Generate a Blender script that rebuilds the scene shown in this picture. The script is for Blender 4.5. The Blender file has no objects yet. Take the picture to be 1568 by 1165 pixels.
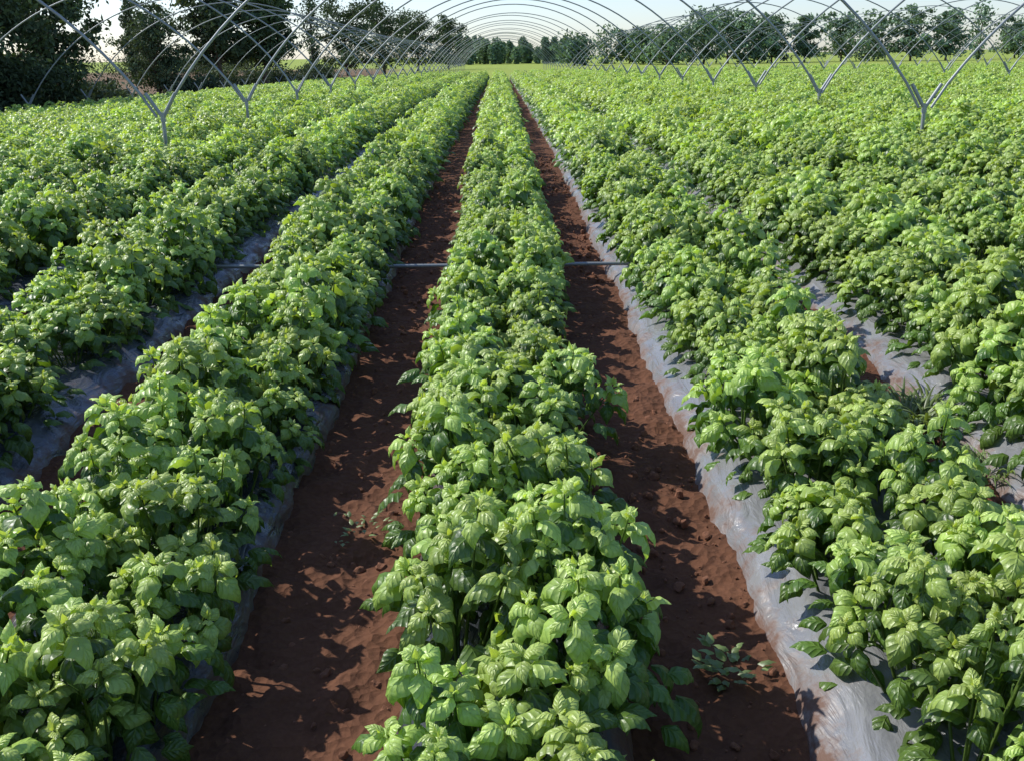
import bpy, bmesh, math, numpy as np
from mathutils import Vector, Matrix
rng = np.random.default_rng(7)
scene = bpy.context.scene
R = math.radians

# ------------------------------------------------------------------ helpers
def prof(D, x=0.0):
    D = np.asarray(D, float)
    Dc = np.maximum(D, -0.5)
    g = 0.42*(1-np.exp(-(Dc-1.2)/7.0))
    g = g + np.where(D < -0.5, (D+0.5)*0.02, 0)
    far = np.clip((D-56)/60, 0, 1)
    side = np.clip(-np.asarray(x, float)-3.6, 0, 13)
    return g + 0.22*far*far*(3-2*far) - 0.052*side*np.clip((D-4)/8, 0, 1)*np.clip((130-D)/60, 0.25, 1)
tab = rng.random((256, 256))
def vnoise(x, y, s=1.0):
    x = np.asarray(x, float)*s+100.3; y = np.asarray(y, float)*s+57.7
    xi = np.floor(x).astype(int); yi = np.floor(y).astype(int)
    fx = x-xi; fy = y-yi
    fx = fx*fx*(3-2*fx); fy = fy*fy*(3-2*fy)
    a = tab[xi % 256, yi % 256]; b = tab[(xi+1) % 256, yi % 256]
    c = tab[xi % 256, (yi+1) % 256]; d = tab[(xi+1) % 256, (yi+1) % 256]
    return (a*(1-fx)+b*fx)*(1-fy)+(c*(1-fx)+d*fx)*fy-0.5

def mesh_from(name, V, F, mat=None, smooth=True, cols=None, uvs=None):
    V = np.asarray(V, np.float32); F = np.asarray(F, np.int32)
    me = bpy.data.meshes.new(name)
    k = F.shape[1]
    me.vertices.add(len(V)); me.vertices.foreach_set("co", V.ravel())
    me.loops.add(F.size); me.loops.foreach_set("vertex_index", F.ravel())
    me.polygons.add(len(F))
    me.polygons.foreach_set("loop_start", np.arange(len(F), dtype=np.int32)*k)
    me.polygons.foreach_set("use_smooth", np.full(len(F), smooth))
    me.update(calc_edges=True)
    if cols is not None:
        a = me.attributes.new("col", 'FLOAT_COLOR', 'POINT')
        c = np.ones((len(V), 4), np.float32); c[:, :3] = cols
        a.data.foreach_set("color", c.ravel())
    if uvs is not None:
        a = me.attributes.new("luv", 'FLOAT_VECTOR', 'POINT')
        c = np.zeros((len(V), 3), np.float32); c[:, :2] = uvs
        a.data.foreach_set("vector", c.ravel())
    if mat: me.materials.append(mat)
    return me
def obj(name, me, parent=None, loc=None):
    o = bpy.data.objects.new(name, me)
    scene.collection.objects.link(o)
    if parent: o.parent = parent
    if loc is not None: o.location = loc
    return o

def newmat(name):
    m = bpy.data.materials.new(name); m.use_nodes = True
    nt = m.node_tree; nt.nodes.clear()
    out = nt.nodes.new("ShaderNodeOutputMaterial")
    return m, nt, out
class NT:
    def __init__(s, nt): s.nt = nt
    def n(s, t, **k):
        nd = s.nt.nodes.new(t)
        for a, b in k.items():
            if a.startswith("i_"):
                key = a[2:]
                key = int(key) if key.isdigit() else key.replace("_", " ")
                nd.inputs[key].default_value = b
            else: setattr(nd, a, b)
        return nd
    def l(s, a, b): s.nt.links.new(a, b)
    def math(s, op, a, b=None, c=None):
        nd = s.nt.nodes.new("ShaderNodeMath"); nd.operation = op
        for i, v in enumerate((a, b, c)):
            if v is None: continue
            if isinstance(v, (int, float)): nd.inputs[i].default_value = v
            else: s.nt.links.new(v, nd.inputs[i])
        return nd.outputs[0]
    def mixc(s, f, a, b, bt='MIX'):
        nd = s.nt.nodes.new("ShaderNodeMix"); nd.data_type = 'RGBA'; nd.blend_type = bt
        for i, v in ((0, f), (6, a), (7, b)):
            if isinstance(v, (int, float)): nd.inputs[i].default_value = v
            elif isinstance(v, tuple): nd.inputs[i].default_value = (*v, 1)
            else: s.nt.links.new(v, nd.inputs[i])
        return nd.outputs[2]

# ------------------------------------------------------------------ materials
def leaf_material(name, transl=0.32, rough=0.40, veins=True, spec=0.65, hue=0.4835):
    m, nt, out = newmat(name); N = NT(nt)
    col = N.n("ShaderNodeAttribute", attribute_name="col").outputs["Color"]
    oi = N.n("ShaderNodeObjectInfo").outputs["Random"]
    hs = N.n("ShaderNodeHueSaturation")
    N.l(col, hs.inputs["Color"])
    N.l(N.math('MULTIPLY_ADD', oi, 0.014, hue), hs.inputs["Hue"])
    N.l(N.math('MULTIPLY_ADD', oi, 0.30, 0.88), hs.inputs["Value"])
    c = hs.outputs[0]
    p = N.n("ShaderNodeBsdfPrincipled", i_Roughness=rough)
    if veins:
        uv = N.n("ShaderNodeAttribute", attribute_name="luv")
        sx = N.n("ShaderNodeSeparateXYZ"); N.l(uv.outputs["Vector"], sx.inputs[0])
        av = N.math('ABSOLUTE', sx.outputs[1])
        ph = N.math('MULTIPLY', N.math('MULTIPLY_ADD', av, -0.28, sx.outputs[0]), 20.0)
        w = N.math('ABSOLUTE', N.math('SINE', ph))
        mid = N.math('MINIMUM', N.math('MULTIPLY', av, 9.0), 1.0)
        hgt = N.math('MULTIPLY', N.math('POWER', w, 0.6), mid)
        tc = N.n("ShaderNodeTexCoord")
        no = N.n("ShaderNodeTexNoise", i_Scale=70.0, i_Detail=2.0); N.l(tc.outputs["Object"], no.inputs[0])
        hgt = N.math('MULTIPLY_ADD', no.outputs[0], 1.6, hgt)
        c = N.mixc(N.math('MULTIPLY', N.math('SUBTRACT', 1.0, mid), 0.4), c, (0.28, 0.42, 0.10))
        b = N.n("ShaderNodeBump", i_Strength=0.6, i_Distance=0.003)
        N.l(hgt, b.inputs["Height"]); N.l(b.outputs[0], p.inputs["Normal"])
    N.l(c, p.inputs["Base Color"])
    p.inputs["Specular IOR Level"].default_value = spec
    t = N.n("ShaderNodeBsdfTranslucent")
    tcx = N.mixc(1.0, c, (1.5, 1.5, 0.45), 'MULTIPLY'); N.l(tcx, t.inputs[0])
    mx = N.n("ShaderNodeMixShader", i_0=transl)
    N.l(p.outputs[0], mx.inputs[1]); N.l(t.outputs[0], mx.inputs[2])
    N.l(mx.outputs[0], out.inputs[0])
    return m
M_leaf = leaf_material("basil_leaf")
M_leaf_far = leaf_material("basil_leaf_far", veins=False, rough=0.42)
M_tree = leaf_material("tree_foliage", transl=0.12, rough=0.8, veins=False, spec=0.2, hue=0.493)

def simple(name, col, rough, metal=0.0, nscale=20, var=0.3, bump=0.3, bdist=0.01):
    m, nt, out = newmat(name); N = NT(nt)
    tc = N.n("ShaderNodeTexCoord")
    no = N.n("ShaderNodeTexNoise", i_Scale=nscale, i_Detail=5.0); N.l(tc.outputs["Object"], no.inputs[0])
    p = N.n("ShaderNodeBsdfPrincipled", i_Roughness=rough, i_Metallic=metal)
    d = tuple(x*(1-var) for x in col); e = tuple(min(1, x*(1+var)) for x in col)
    N.l(N.mixc(no.outputs[0], d, e), p.inputs["Base Color"])
    b = N.n("ShaderNodeBump", i_Strength=bump, i_Distance=bdist)
    N.l(no.outputs[0], b.inputs["Height"]); N.l(b.outputs[0], p.inputs["Normal"])
    N.l(p.outputs[0], out.inputs[0])
    return m
M_steel = simple("galvanised_steel", (0.29, 0.31, 0.31), 0.5, 0.3, 15, 0.25, 0.05)
M_bark = simple("bark", (0.09, 0.065, 0.045), 0.9, 0, 12, 0.5, 0.8, 0.05)
M_clod = simple("red_clod", (0.23, 0.098, 0.052), 0.95, 0, 60, 0.55, 0.6, 0.005)

def plastic(name, c0, c1):
    m, nt, out = newmat(name); N = NT(nt)
    tc = N.n("ShaderNodeTexCoord")
    mp = N.n("ShaderNodeMapping"); mp.inputs["Scale"].default_value = (1, 0.35, 1); N.l(tc.outputs["Object"], mp.inputs[0])
    n1 = N.n("ShaderNodeTexNoise", i_Scale=16.0, i_Detail=6.0, i_Distortion=0.8); N.l(mp.outputs[0], n1.inputs[0])
    n2 = N.n("ShaderNodeTexNoise", i_Scale=9.0, i_Detail=7.0, i_Roughness=0.7); N.l(tc.outputs["Object"], n2.inputs[0])
    att = N.n("ShaderNodeAttribute", attribute_name="col")
    base = N.mixc(n1.outputs[0], c0, c1)
    dm = N.n("ShaderNodeMapRange")
    N.l(N.math('MULTIPLY_ADD', att.outputs["Fac"], 0.26, n2.outputs[0]), dm.inputs[0])
    dm.inputs[1].default_value = 0.62; dm.inputs[2].default_value = 0.82
    base = N.mixc(dm.outputs[0], base, (0.12, 0.06, 0.038))
    p = N.n("ShaderNodeBsdfPrincipled")
    N.l(base, p.inputs["Base Color"])
    N.l(N.math('MULTIPLY_ADD', dm.outputs[0], 0.5, 0.25), p.inputs["Roughness"])
    p.inputs["Specular IOR Level"].default_value = 0.7
    b = N.n("ShaderNodeBump", i_Strength=1.0, i_Distance=0.016)
    N.l(n1.outputs[0], b.inputs["Height"]); N.l(b.outputs[0], p.inputs["Normal"])
    N.l(p.outputs[0], out.inputs[0]); return m
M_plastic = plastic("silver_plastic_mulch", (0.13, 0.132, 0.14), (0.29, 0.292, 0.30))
M_plastic_blue_shade = plastic("blue_shade_plastic_mulch", (0.045, 0.05, 0.07), (0.115, 0.125, 0.155))  # same silver film, with the bluish shade of the left beds painted in
M_plastic_deep_shade = plastic("deep_shade_plastic_mulch", (0.020, 0.023, 0.030), (0.060, 0.066, 0.08))  # same silver film again, deep shade put into its colour

m, nt, out = newmat("ground_soil"); N = NT(nt)
tc = N.n("ShaderNodeTexCoord"); P = tc.outputs["Object"]
att = N.n("ShaderNodeAttribute", attribute_name="col")
sp = N.n("ShaderNodeSeparateColor"); N.l(att.outputs["Color"], sp.inputs[0])
a = N.n("ShaderNodeTexNoise", i_Scale=6.0, i_Detail=8.0, i_Roughness=0.65); N.l(P, a.inputs[0])
v = N.n("ShaderNodeTexVoronoi", i_Scale=38.0); N.l(P, v.inputs["Vector"])
f = N.n("ShaderNodeTexNoise", i_Scale=90.0, i_Detail=4.0); N.l(P, f.inputs[0])
soil = N.mixc(a.outputs[0], (0.040, 0.018, 0.011), (0.155, 0.066, 0.036))
soil = N.mixc(N.math('MULTIPLY', f.outputs[0], 0.35), soil, (0.25, 0.12, 0.068))
g1 = N.n("ShaderNodeTexNoise", i_Scale=0.35, i_Detail=8.0, i_Roughness=0.7); N.l(P, g1.inputs[0])
grass = N.mixc(g1.outputs[0], (0.18, 0.26, 0.035), (0.38, 0.43, 0.09))
dry = N.mixc(g1.outputs[0], (0.07, 0.065, 0.03), (0.30, 0.18, 0.11))
c = N.mixc(sp.outputs[1], soil, grass); c = N.mixc(sp.outputs[2], c, dry)
p = N.n("ShaderNodeBsdfPrincipled", i_Roughness=0.95); p.inputs["Specular IOR Level"].default_value = 0.15
N.l(c, p.inputs["Base Color"])
b = N.n("ShaderNodeBump", i_Strength=0.9, i_Distance=0.02)
N.l(N.math('ADD', N.math('MULTIPLY', v.outputs[0], 0.5), a.outputs[0]), b.inputs["Height"]); N.l(b.outputs[0], p.inputs["Normal"])
N.l(p.outputs[0], out.inputs[0]); M_ground = m

# ------------------------------------------------------------------ ground
PITCH = 0.9; HALF = 0.32; XL = -10.9; DEND = 56.0
def axis(lo, hi, step, far, gr=1.12):
    a = list(np.arange(lo, hi+1e-6, step)); s = step
    while a[-1] < far: s *= gr; a.append(a[-1]+s)
    s = step
    while a[0] > -far: s *= gr; a.insert(0, a[0]-s)
    return np.array(a)
xs = axis(-2.6, 2.8, 0.022, 900); ys = axis(0.4, 8.0, 0.03, 900)
X, Y = np.meshgrid(xs, ys)
Z = prof(Y, X)
nearw = np.clip(1-(np.abs(X)-2.5)/3, 0, 1)*np.clip(1-(Y-8)/5, 0, 1)*np.clip((Y+3)/3, 0, 1)
Z = Z + nearw*(0.026*vnoise(X, Y, 9)+0.022*vnoise(X, Y, 24)+0.015*vnoise(X, Y, 43)) + 0.03*vnoise(X, Y, 1.3)*(np.abs(X) < 40)
bank = np.clip((XL-0.8-X)/4, 0, 1)*np.clip((Y-10)/12, 0, 1)
Z = Z + bank*0.35 + np.clip((Y-150)/300, 0, 1)*3.0
cols = np.zeros((X.size, 3), np.float32)
gr = np.clip((Y-DEND)/2, 0, 1)
dr = np.clip((XL+0.1-X)/0.8, 0, 1)*np.clip((150-Y)/40, 0, 1)
cols[:, 1] = gr.ravel(); cols[:, 2] = dr.ravel()
nx, ny = len(xs), len(ys)
ii = (np.arange(ny-1)[:, None]*nx+np.arange(nx-1)[None]).ravel()
F = np.stack([ii, ii+1, ii+1+nx, ii+nx], 1)
obj("ground", mesh_from("ground", np.stack([X.ravel(), Y.ravel(), Z.ravel()], 1), F, M_ground, True, cols))

# ------------------------------------------------------------------ plastic mulch beds
def bed_mesh(xc, d0, d1, fine, half, mat):
    cs = np.linspace(-1, 1, 25 if fine else 9)
    if fine:
        yy = np.concatenate([np.arange(d0, 9, 0.035), np.arange(9, d1, 0.35)])
    else: yy = np.arange(d0, d1, 0.5)
    C, YY = np.meshgrid(cs, yy)
    wob = 1+0.12*vnoise(YY+xc*7, C*0+xc, 2.2)+0.09*vnoise(YY+xc*3, np.sign(C)*5, 9)
    XX = xc + C*half*wob
    prof_h = 0.075*np.clip((1-np.abs(C))/0.38, 0, 1)**0.8
    ZZ = prof(YY, XX)+prof_h-0.006
    if fine:
        ZZ = ZZ + (0.022*vnoise(XX, YY*0.5, 14)+0.016*vnoise(XX, YY, 34))*np.clip((1-np.abs(C))*6, 0, 1)
    ZZ = ZZ + 0.014 - 0.03*(np.abs(C) > 0.99)
    n, mm = len(cs), len(yy)
    i = (np.arange(mm-1)[:, None]*n+np.arange(n-1)[None]).ravel()
    F = np.stack([i, i+1, i+1+n, i+n], 1)
    co = np.repeat((np.clip((np.abs(C)-0.6)/0.4, 0, 1)).ravel()[:, None], 3, 1)
    return mesh_from("mulch", np.stack([XX.ravel(), YY.ravel(), ZZ.ravel()], 1), F, mat, True, co)
beds = [k for k in range(-13, 40)]
for k in beds:
    if k*PITCH < XL: continue
    mt = M_plastic_deep_shade if k in (0, -1) else (M_plastic_blue_shade if k < -1 else M_plastic)  # centre and left beds get the film copies with shade in their colour
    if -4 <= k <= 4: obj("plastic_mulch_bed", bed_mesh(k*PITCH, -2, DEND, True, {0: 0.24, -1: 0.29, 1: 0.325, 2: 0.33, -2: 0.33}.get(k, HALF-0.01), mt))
    elif k <= 10: obj("plastic_mulch_bed", bed_mesh(k*PITCH, 2, DEND, False, HALF-0.03, mt))

# ------------------------------------------------------------------ basil plants
def leaf_grid(nu, nv):
    u = np.linspace(0, 1, nu+1); v = np.linspace(-1, 1, nv+1)
    U, Vv = np.meshgrid(u, v, indexing='ij')
    i = (np.arange(nu)[:, None]*(nv+1)+np.arange(nv)[None]).ravel()
    return U.ravel(), Vv.ravel(), np.stack([i, i+1, i+nv+2, i+nv+1], 1)
def leaf(L, W, a0, bend, az, pos, grid, r, tilt=0.0, up=None):
    U, Vv, F = grid
    s = np.linspace(0, 1, 24); ang = a0-bend*s**1.1
    px = np.concatenate([[0], np.cumsum(np.cos(ang))/24]); pz = np.concatenate([[0], np.cumsum(np.sin(ang))/24])
    ss = np.linspace(0, 1, 25)
    x = np.interp(U, ss, px)*L; z = np.interp(U, ss, pz)*L; an = a0-bend*U**1.1
    Uc = np.clip(U, 0.02, 0.985)
    w = W*L*np.clip(np.sin(np.pi*Uc**0.72), 0, 1)**0.95*(1.10-0.45*Uc**2)
    ph = r.random()*6
    n = w*(0.90*np.abs(Vv)-1.42*Vv*Vv)+0.20*w*np.abs(Vv)*np.sin(U*14+ph+Vv*2)
    y = w*Vv*0.95
    x = x-np.sin(an)*n; z = z+np.cos(an)*n
    x = x+0.10*L
    y = y+0.10*L*(r.random()-0.5)*U*U*2
    ct, st = math.cos(tilt), math.sin(tilt)
    y, z = y*ct-z*st, y*st+z*ct
    ca, sa = math.cos(az), math.sin(az)
    Q = np.stack([x*ca-y*sa, x*sa+y*ca, z], 1)
    if up is not None: Q = Q@up.T
    return Q+pos, F, np.stack([U, Vv], 1)
def tube(p0, p1, r0, r1, k=5):
    p0 = np.array(p0, float); p1 = np.array(p1, float); d = p1-p0; d /= np.linalg.norm(d)+1e-9
    a = np.cross(d, [0.3, 0.9, 0.1]); a /= np.linalg.norm(a); b = np.cross(d, a)
    t = np.arange(k)*2*np.pi/k
    ring = np.cos(t)[:, None]*a+np.sin(t)[:, None]*b
    V = np.concatenate([p0+ring*r0, p1+ring*r1]); i = np.arange(k)
    return V, np.stack([i, (i+1) % k, (i+1) % k+k, i+k], 1)
def rot_to(d):
    d = np.array(d, float); d /= np.linalg.norm(d)
    q = Vector((0, 0, 1)).rotation_difference(Vector(d)); return np.array(q.to_matrix())
def basil(name, seed, nu, nv, shoots, lf, mat, big=1.0):
    r = np.random.default_rng(seed); g = leaf_grid(nu, nv)
    Vs, Fs, Cs, Us = [], [], [], []; off = 0
    def add(V, F, c, uv):
        nonlocal off
        Vs.append(V); Fs.append(F+off); off += len(V)
        Cs.append(np.repeat(np.array(c)[None], len(V), 0)); Us.append(uv)
    H = 0.295; Rr = 0.138
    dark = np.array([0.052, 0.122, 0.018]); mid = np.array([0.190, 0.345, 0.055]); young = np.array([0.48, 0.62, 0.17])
    for s in range(shoots):
        rad = Rr*math.sqrt((s+0.2)/shoots); th = s*2.4+r.random()*0.8
        h = H*(1-0.48*(rad/Rr)**2)*(0.80+0.34*r.random())
        d = np.array([math.cos(th)*rad*3.6, math.sin(th)*rad*3.6, 1.0]); d[:2] += r.normal(0, 0.14, 2)
        top = np.array([math.cos(th)*rad, math.sin(th)*rad, h]); base = np.array([top[0]*0.25, top[1]*0.25, 0.0])
        V, F = tube(base, top, 0.004, 0.0018, 4); add(V, F, mid*0.5, np.tile([0.5, 0.5], (len(V), 1)))
        up = rot_to(d*np.array([0.75, 0.75, 1])); az0 = r.random()*6.28
        dn = d/np.linalg.norm(d); ssz = 0.85+0.3*r.random()
        specs = [(0.020, 1.25, 0.3, 0.006, 0), (0.034, 1.0, 1.3, 0.003, .12), (0.053, 0.78, 2.1, -0.004, .32), (0.073, 0.45, 2.2, -0.018, .6), (0.076, 0.1, 1.9, -0.050, .98)][:lf]
        for j, (L, a0, bd, dz, t) in enumerate(specs):
            n = 2 if j < 2 else 3
            if lf < 5 and j == 3: n = 2
            for q in range(n):
                az = az0+j*math.pi/2+q*2*math.pi/n+r.normal(0, 0.25)
                LL = L*big*ssz*(0.80+0.38*r.random())
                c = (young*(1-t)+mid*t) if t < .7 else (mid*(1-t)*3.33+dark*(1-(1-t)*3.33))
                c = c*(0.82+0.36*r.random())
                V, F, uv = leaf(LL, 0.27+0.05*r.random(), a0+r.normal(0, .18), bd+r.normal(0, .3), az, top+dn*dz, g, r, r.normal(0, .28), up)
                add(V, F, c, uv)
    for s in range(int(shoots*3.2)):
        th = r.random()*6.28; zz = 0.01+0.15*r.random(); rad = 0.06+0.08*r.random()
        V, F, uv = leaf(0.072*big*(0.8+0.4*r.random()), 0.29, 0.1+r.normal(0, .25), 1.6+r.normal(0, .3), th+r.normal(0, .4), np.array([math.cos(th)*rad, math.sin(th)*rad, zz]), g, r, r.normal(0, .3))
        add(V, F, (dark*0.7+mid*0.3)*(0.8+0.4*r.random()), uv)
    me = mesh_from(name, np.concatenate(Vs), np.concatenate(Fs), mat, True, np.concatenate(Cs), np.concatenate(Us))
    return bpy.data.objects.new(name, me)
hi = bpy.data.collections.new("basil_plants_near"); lo = bpy.data.collections.new("basil_plants_far")
NHI, NLO = 14, 8
for i in range(NHI): hi.objects.link(basil("basil_a%02d" % i, 100+i, 7, 4, 9, 5, M_leaf))
for i in range(NLO): lo.objects.link(basil("basil_b%02d" % i, 300+i, 3, 2, 6, 4, M_leaf_far, 1.22))

def make_gn(name, coll):
    ng = bpy.data.node_groups.new(name, 'GeometryNodeTree')
    ng.interface.new_socket("Geometry", in_out='INPUT', socket_type='NodeSocketGeometry')
    ng.interface.new_socket("Geometry", in_out='OUTPUT', socket_type='NodeSocketGeometry')
    gi = ng.nodes.new("NodeGroupInput"); go = ng.nodes.new("NodeGroupOutput")
    ci = ng.nodes.new("GeometryNodeCollectionInfo"); ci.inputs[0].default_value = coll
    ci.inputs[1].default_value = True; ci.inputs[2].default_value = True
    io = ng.nodes.new("GeometryNodeInstanceOnPoints"); io.inputs["Pick Instance"].default_value = True
    def na(nm, t):
        a = ng.nodes.new("GeometryNodeInputNamedAttribute"); a.data_type = t; a.inputs[0].default_value = nm; return a.outputs[0]
    L = ng.links.new
    L(gi.outputs[0], io.inputs["Points"]); L(ci.outputs[0], io.inputs["Instance"])
    L(na("idx", 'INT'), io.inputs["Instance Index"])
    L(na("rot", 'FLOAT_VECTOR'), io.inputs["Rotation"]); L(na("scl", 'FLOAT_VECTOR'), io.inputs["Scale"])
    L(io.outputs[0], go.inputs[0]); return ng
GN_hi = make_gn("scatter_near", hi); GN_lo = make_gn("scatter_far", lo)
def scatter(name, pts, rot, scl, idx, gn, parent=None):
    me = bpy.data.meshes.new(name); n = len(pts)
    me.vertices.add(n); me.vertices.foreach_set("co", np.asarray(pts, np.float32).ravel())
    for nm, t, key, dat in (("rot", 'FLOAT_VECTOR', "vector", rot), ("scl", 'FLOAT_VECTOR', "vector", scl)):
        a = me.attributes.new(nm, t, 'POINT'); a.data.foreach_set(key, np.asarray(dat, np.float32).ravel())
    a = me.attributes.new("idx", 'INT', 'POINT'); a.data.foreach_set("value", np.asarray(idx, np.int32))
    o = obj(name, me, parent); md = o.modifiers.new("scatter", 'NODES'); md.node_group = gn
    return o
SHIFT = {-1: 0.03, 1: 0.02, -2: -0.02, 2: 0.02}
def row_points(k, d0, d1, sp=0.195):
    r = np.random.default_rng(1000+k); P, S = [], []
    for side in (-1, 1):
        y = np.arange(d0, d1, sp)+r.random()*sp; y = y+r.normal(0, 0.024, len(y))
        x = k*PITCH+SHIFT.get(k, 0)+side*0.118+r.normal(0, 0.02, len(y))
        keep = r.random(len(y)) > 0.012
        x, y = x[keep], y[keep]
        s = 0.92+0.26*r.random(len(y))+0.32*vnoise(x*0+k*3.1+side, y, 1.1)
        if k >= 2: s = s*1.12
        if k <= -1 or k == 1: s = s*1.04
        s = s*(1+0.12*np.clip((y-5)/15, 0, 1))
        P.append(np.stack([x, y, prof(y, x)+0.05], 1)); S.append(s)
    P = np.concatenate(P); s = np.concatenate(S)
    z = s*(0.86+0.30*r.random(len(s)))
    rot = np.stack([r.normal(0, .10, len(s)), r.normal(0, .10, len(s)), r.random(len(s))*6.28], 1)
    return P, rot, np.stack([s, s, z], 1)
LODD = 9.0
far = [[], [], []]
for k in beds:
    xk = k*PITCH
    if xk < XL: continue
    d0 = -1.0 if abs(k) < 4 else max(0, abs(xk)/0.7-4)
    if d0 > DEND: continue
    P, ro, sc = row_points(k, d0, DEND)
    nr = P[:, 1] < LODD
    if nr.any():
        scatter("basil_plant_row", P[nr], ro[nr], sc[nr], rng.integers(0, NHI, nr.sum()), GN_hi)
    f_ = ~nr
    far[0].append(P[f_]); far[1].append(ro[f_]); far[2].append(sc[f_])
P, ro, sc = (np.concatenate(a) for a in far)
scatter("basil_field", P, ro, sc, rng.integers(0, NLO, len(P)), GN_lo)

# ------------------------------------------------------------------ clods in the furrows
cl = bpy.data.collections.new("clods")
for i in range(5):
    bm = bmesh.new(); bmesh.ops.create_icosphere(bm, subdivisions=2, radius=1)
    r = np.random.default_rng(i); o3 = r.random(3)*20
    for v in bm.verts:
        v.co *= 1+0.9*float(vnoise(v.co.x*1.9+o3[0], v.co.y*1.9+v.co.z*1.5+o3[1]))
        v.co.z *= 0.7
    me = bpy.data.meshes.new("clod%d" % i); bm.to_mesh(me); bm.free(); me.materials.append(M_clod)
    cl.objects.link(bpy.data.objects.new("clod%d" % i, me))
GN_c = make_gn("scatter_clods", cl)
n = 12000
kk = rng.integers(-4, 5, n); x = (kk+0.5)*PITCH+rng.normal(0, 0.11, n); y = 0.3+11*rng.random(n)**1.3
s = 0.003+0.013*rng.random(n)**4
scatter("soil_clods", np.stack([x, y, prof(y, x)+s*0.3+0.018*vnoise(x, y, 24)+0.018*vnoise(x, y, 9)], 1), rng.random((n, 3))*6.28, np.stack([s, s*(0.7+0.5*rng.random(n)), s], 1), rng.integers(0, 5, n), GN_c)

# ------------------------------------------------------------------ weeds
def weed(name, x, y, nb, h, spread, wide):
    r = np.random.default_rng(int(abs(x*100))+nb); g = leaf_grid(5, 2); Vs, Fs, Cs, Us = [], [], [], []; off = 0
    for i in range(nb):
        th = r.random()*6.28; rad = spread*math.sqrt(r.random())
        L = h*(0.5+0.7*r.random())
        V, F, uv = leaf(L, wide, 1.3-0.5*r.random() if wide < .1 else 0.7, 1.2+r.random() if wide < .1 else 1.1, th, np.array([math.cos(th+r.normal(0, .8))*rad, math.sin(th+r.normal(0, .8))*rad, 0 if wide < .1 else 0.07*r.random()]), g, r)
        Vs.append(V); Fs.append(F+off); off += len(V); Us.append(uv)
        Cs.append(np.repeat((np.array([0.19, 0.27, 0.09])*(0.6+0.6*r.random()))[None], len(V), 0))
    me = mesh_from(name, np.concatenate(Vs), np.concatenate(Fs), M_leaf_far, True, np.concatenate(Cs), np.concatenate(Us))
    return obj(name, me, loc=(x, y, float(prof(y, x))+0.005))
weed("weed_tuft", 1.44, 3.25, 480, 0.15, 0.13, 0.035)
weed("weed_tuft", 1.50, 2.85, 240, 0.10, 0.09, 0.035)
weed("weed_tuft", -1.18, 1.75, 120, 0.14, 0.07, 0.025)
weed("broadleaf_weed", 0.47, 1.85, 40, 0.04, 0.06, 0.25)
weed("broadleaf_weed", -0.42, 2.5, 30, 0.03, 0.09, 0.2)

# ------------------------------------------------------------------ transverse irrigation pipe
Vs, Fs, off = [], [], 0
pts = [np.array([xx, 5.28-0.012*xx+0.01*math.sin(xx*3), float(prof(5.28))+0.10-0.006*xx]) for xx in np.linspace(-2.7, 0.74, 24)]
for a_, b_ in zip(pts[:-1], pts[1:]):
    V, F = tube(a_, b_, 0.0105, 0.0105, 10); Vs.append(V); Fs.append(F+off); off += len(V)
obj("irrigation_pipe", mesh_from("irrigation_pipe", np.concatenate(Vs), np.concatenate(Fs), M_steel))

# ------------------------------------------------------------------ tunnel frames
W = 7.73; BAY = 3.52; XP0 = -3.41
def polytube(pts, r, k=8):
    pts = np.array(pts); n = len(pts); T = np.gradient(pts, axis=0); T /= np.linalg.norm(T, axis=1)[:, None]
    A = np.tile([0.0, 1.0, 0.0], (n, 1)); A = A-(A*T).sum(1)[:, None]*T; A /= np.linalg.norm(A, axis=1)[:, None]; B = np.cross(T, A)
    t = np.arange(k)*2*np.pi/k
    V = pts[:, None]+r*(np.cos(t)[None, :, None]*A[:, None]+np.sin(t)[None, :, None]*B[:, None])
    i = np.arange(k); F = []
    for j in range(n-1): F.append(np.stack([i+j*k, (i+1) % k+j*k, (i+1) % k+(j+1)*k, i+(j+1)*k], 1))
    return V.reshape(-1, 3), np.concatenate(F)
def vtube(p0, p1, r, k=8):
    return tube(p0, p1, r, r, k)
for t in range(-1, 5):
    x0 = XP0+t*W; x1 = x0+W
    Vs, Fs, off = [], [], 0
    rr = np.random.default_rng(50+t)
    def add(V, F):
        global off
        Vs.append(V); Fs.append(F+off); off += len(V)
    for i in range(0, 27 if t < 1 else 17):
        D = 10.43+i*BAY+rr.normal(0, 0.03)
        dz0 = rr.normal(0, 0.012); z0 = float(prof(D, x0)); z1 = float(prof(D, x1)); zj = z1+0.54+dz0
        half = W/2-0.03; rise = 2.12+rr.normal(0, 0.03)
        Rad = (half*half+rise*rise)/(2*rise); th = math.asin(half/Rad)
        cx = (x0+x1)/2+rr.normal(0, 0.02); cz = zj+rise-Rad
        a = np.linspace(-th, th, 36)
        lean = rr.normal(0, 0.05)
        pts = np.stack([cx+Rad*np.sin(a), D+lean*np.cos(a*math.pi/2/th), cz+Rad*np.cos(a)+(z0-z1)*(x1-cx-Rad*np.sin(a))/W], 1)
        pts[0, 2] -= 0.02; pts[-1, 2] -= 0.02
        add(*polytube(pts, 0.0145 if i < 8 else 0.0125))
        px = [(x1, z1)] if t > -1 else [(x0, z0), (x1, z1)]
        for xx, zb in px:
            zk = zb+0.54+dz0
            add(*vtube([xx, D, zb-0.2], [xx, D, zk-0.03], 0.019))
            add(*vtube([xx, D, zk-0.07], [xx, D, zk+0.02], 0.026))
            for sg in (-1, 1):
                add(*vtube([xx, D, zk-0.03], [xx+sg*0.15, D, zk+0.21], 0.0185))
    obj("tunnel_frame", mesh_from("tunnel_frame", np.concatenate(Vs), np.concatenate(Fs), M_steel))

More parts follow.
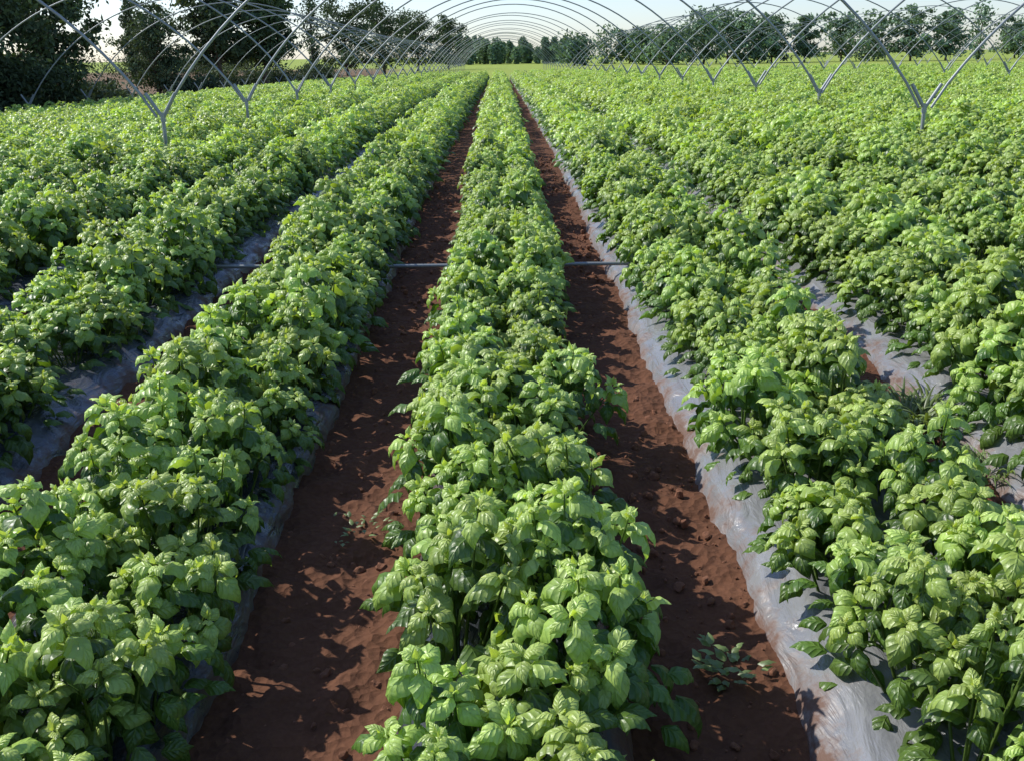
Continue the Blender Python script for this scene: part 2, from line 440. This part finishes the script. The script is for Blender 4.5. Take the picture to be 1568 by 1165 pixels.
# ------------------------------------------------------------------ trees
def tree_geo(h, w, kind, r, q, ls, tint=1.0):
    WV, WF, wo = [], [], 0
    def aw(V, F):
        nonlocal wo
        WV.append(V); WF.append(F+wo); wo += len(V)
    tr = 0.024*h; segs = 5; p = np.array([0, 0, -0.3]); trunk = [p]
    for i in range(segs):
        p = p+np.array([r.normal(0, 0.02*h), r.normal(0, 0.02*h), 0.85*h/segs]) if kind != 'cypress' else p+np.array([0, 0, 0.9*h/segs]); trunk.append(p)
    for i in range(segs): aw(*tube(trunk[i], trunk[i+1], tr*(1-i/segs*0.8), tr*(1-(i+1)/segs*0.8), 7))
    cl = []
    if kind == 'cypress':
        for i in range(16):
            z = h*(0.05+0.93*i/15); rad = w/2*math.sin(math.pi*min(1, (0.15+0.85*(1-i/15))))**0.6*0.8*(0.7+0.5*r.random())
            th = r.random()*6.28; cl.append((np.array([math.cos(th)*rad*0.45, math.sin(th)*rad*0.45, z]), max(rad, 0.08*w)))
    else:
        low = 0.22 if kind == 'pine' else 0.04
        nlimb = 18
        for i in range(nlimb):
            fz = low+(1-low)*(i+0.5)/nlimb*0.9; th = i*2.4+r.random()
            rad = w/2*(math.sin(math.pi*min(0.97, (0.28+0.62*(fz-low)/(1-low))))**0.7)*(0.55+0.6*r.random())
            b0 = trunk[min(segs, int(fz*segs*0.9)+1)]
            e = np.array([math.cos(th)*rad, math.sin(th)*rad, h*min(0.98, fz+0.06+0.1*r.random())])
            aw(*tube(b0*np.array([1, 1, 0.9]), e, tr*0.35, tr*0.08, 5))
            for q2 in (0.35, 0.65, 0.95):
                cl.append((b0*(1-q2)+e*q2+r.normal(0, 0.05*h, 3)*[.8, .8, .6], w*(0.08+0.11*r.random())))
    FV, FC = [], []
    for c, rad in cl:
        n = q; d = r.normal(0, 1, (n, 3))
        if kind == 'cypress':
            d /= np.linalg.norm(d, axis=1)[:, None]; pos = c+d*rad*(r.random(n)**0.45)[:, None]*[1.1, 1.1, 1.2]
        else:
            sc_ = np.array([1+0.5*r.random(), 1+0.5*r.random(), 0.45+0.4*r.random()])
            pos = c+d*rad*0.48*sc_
        A = r.normal(0, 1, (n, 3)); A /= np.linalg.norm(A, axis=1)[:, None]; B = np.cross(A, r.normal(0, 1, (n, 3))); B /= np.linalg.norm(B, axis=1)[:, None]
        s = ls*(0.6+0.8*r.random(n))[:, None]
        quad = np.stack([pos-A*s, pos+B*s*0.45, pos+A*s, pos-B*s*0.45], 1)
        FV.append(quad.reshape(-1, 3))
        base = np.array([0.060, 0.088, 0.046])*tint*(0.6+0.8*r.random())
        FC.append(np.repeat(base*(0.7+0.6*r.random(n))[:, None], 4, 0))
    FV = np.concatenate(FV); FF = np.arange(len(FV)).reshape(-1, 4)
    return (np.concatenate(WV), np.concatenate(WF)), (FV, FF, np.concatenate(FC))
def tree(name, x, y, h, w, kind, seed, q=260, ls=0.10):
    r = np.random.default_rng(seed); wd, fo = tree_geo(h, w, kind, r, q, ls, 1.25)
    e = bpy.data.objects.new(name, None); scene.collection.objects.link(e); e.location = (x, y, float(prof(y, x))+0.15)
    obj("trunk_and_limbs", mesh_from("trunk", wd[0], wd[1], M_bark), e)
    obj("crown", mesh_from("crown", fo[0], fo[1], M_tree, False, fo[2]), e)
def X_at(px, D): return (px-765)/1524*(D*0.953+0.3)
L_TREES = [(-90, 25, 4.6, 3.8, 'bush'), (10, 26, 4.7, 3.2, 'bush'), (88, 29, 4.3, 2.8, 'bush'), (245, 48, 4.2, 3.2, 'bush'), (212, 75, 6.6, 1.3, 'cypress'),
           (342, 54, 5.7, 3.4, 'pine'), (415, 56, 5.3, 3.6, 'pine'), (482, 88, 6.6, 1.9, 'cypress'), (535, 92, 6.7, 5.2, 'bush'),
           (590, 100, 6.5, 5.8, 'bush'), (640, 110, 5.8, 5.8, 'bush'), (688, 120, 5.6, 4.0, 'bush')]
for i, (px, D, h, w, k) in enumerate(L_TREES):
    tree("cypress_tree" if k == 'cypress' else ("pine_tree" if k == 'pine' else "oak_tree"), X_at(px, D), D, h, w, k, 20+i, 200 if D < 80 else 130, 0.08 if D < 50 else 0.13)
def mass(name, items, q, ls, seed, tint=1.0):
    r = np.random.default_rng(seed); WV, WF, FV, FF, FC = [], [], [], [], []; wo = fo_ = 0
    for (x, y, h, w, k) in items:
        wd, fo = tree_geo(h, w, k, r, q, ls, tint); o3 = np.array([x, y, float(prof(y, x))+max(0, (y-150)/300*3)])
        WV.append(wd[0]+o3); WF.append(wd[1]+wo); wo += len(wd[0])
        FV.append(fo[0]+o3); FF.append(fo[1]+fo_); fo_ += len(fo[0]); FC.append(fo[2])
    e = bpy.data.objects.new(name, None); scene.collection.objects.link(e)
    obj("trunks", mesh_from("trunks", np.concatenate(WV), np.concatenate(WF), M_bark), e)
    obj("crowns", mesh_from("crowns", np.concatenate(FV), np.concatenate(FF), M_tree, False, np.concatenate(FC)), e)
rt = np.random.default_rng(5)
mass("hedge", [(-12.4-rt.random()*1.2, 21+i*1.2, 1.0+0.6*rt.random(), 1.8, 'bush') for i in range(8)]
     + [(-13.6-rt.random()*3, 32+i*3.0, 0.6+0.8*rt.random(), 2.2+1.2*rt.random(), 'bush') for i in range(20)]
     + [(-26-rt.random()*10, 66+i*7, 1.6+1.2*rt.random(), 6, 'bush') for i in range(11)], 45, 0.09, 3)
items = []
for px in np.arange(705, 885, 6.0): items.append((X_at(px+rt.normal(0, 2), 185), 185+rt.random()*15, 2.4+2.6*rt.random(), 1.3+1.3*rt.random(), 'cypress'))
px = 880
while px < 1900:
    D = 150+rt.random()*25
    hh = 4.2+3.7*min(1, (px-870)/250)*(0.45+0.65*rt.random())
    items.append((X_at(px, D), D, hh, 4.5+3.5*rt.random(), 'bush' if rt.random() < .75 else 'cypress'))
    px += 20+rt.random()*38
mass("distant_tree_line", items, 48, 0.30, 9, np.array([2.7, 2.75, 3.3]))  # distance haze painted in as a paler, bluish crown tint

# ------------------------------------------------------------------ light, sky, camera
EL, AZ = R(42), R(-66)
w = bpy.data.worlds.new("World"); scene.world = w; w.use_nodes = True
nt = w.node_tree; bg = nt.nodes["Background"]
sk = nt.nodes.new("ShaderNodeTexSky"); sk.sky_type = 'NISHITA'; sk.sun_disc = False
sk.sun_elevation = EL; sk.sun_rotation = AZ; sk.air_density = 1.0; sk.dust_density = 0.6; sk.ozone_density = 1.8
mx = nt.nodes.new("ShaderNodeMix"); mx.data_type = 'RGBA'; mx.blend_type = 'MULTIPLY'; mx.inputs[0].default_value = 1
mx.inputs[7].default_value = (1.05, 1.10, 1.30, 1)
nt.links.new(sk.outputs[0], mx.inputs[6]); nt.links.new(mx.outputs[2], bg.inputs[0]); bg.inputs[1].default_value = 0.15
sd = bpy.data.lights.new("sun", 'SUN'); sd.energy = 5.0; sd.angle = R(0.5); sd.color = (1.0, 0.965, 0.89)
so = bpy.data.objects.new("sun", sd); scene.collection.objects.link(so)
dirv = Vector((math.sin(AZ)*math.cos(EL), math.cos(AZ)*math.cos(EL), math.sin(EL)))
so.rotation_euler = dirv.to_track_quat('Z', 'Y').to_euler()
cam = bpy.data.cameras.new("camera"); co = bpy.data.objects.new("camera", cam); scene.collection.objects.link(co)
cam.lens = 35; cam.sensor_width = 36; cam.clip_start = 0.05; cam.clip_end = 3000
Mx = Matrix.Rotation(R(-0.45), 4, 'Z')@Matrix.Rotation(R(90-17.7), 4, 'X')@Matrix.Rotation(R(-0.85), 4, 'Z')
co.matrix_world = Matrix.Translation((0, 0, 1.32))@Mx
scene.camera = co
scene.view_settings.view_transform = 'Standard'; scene.view_settings.look = 'None'; scene.view_settings.exposure = 0
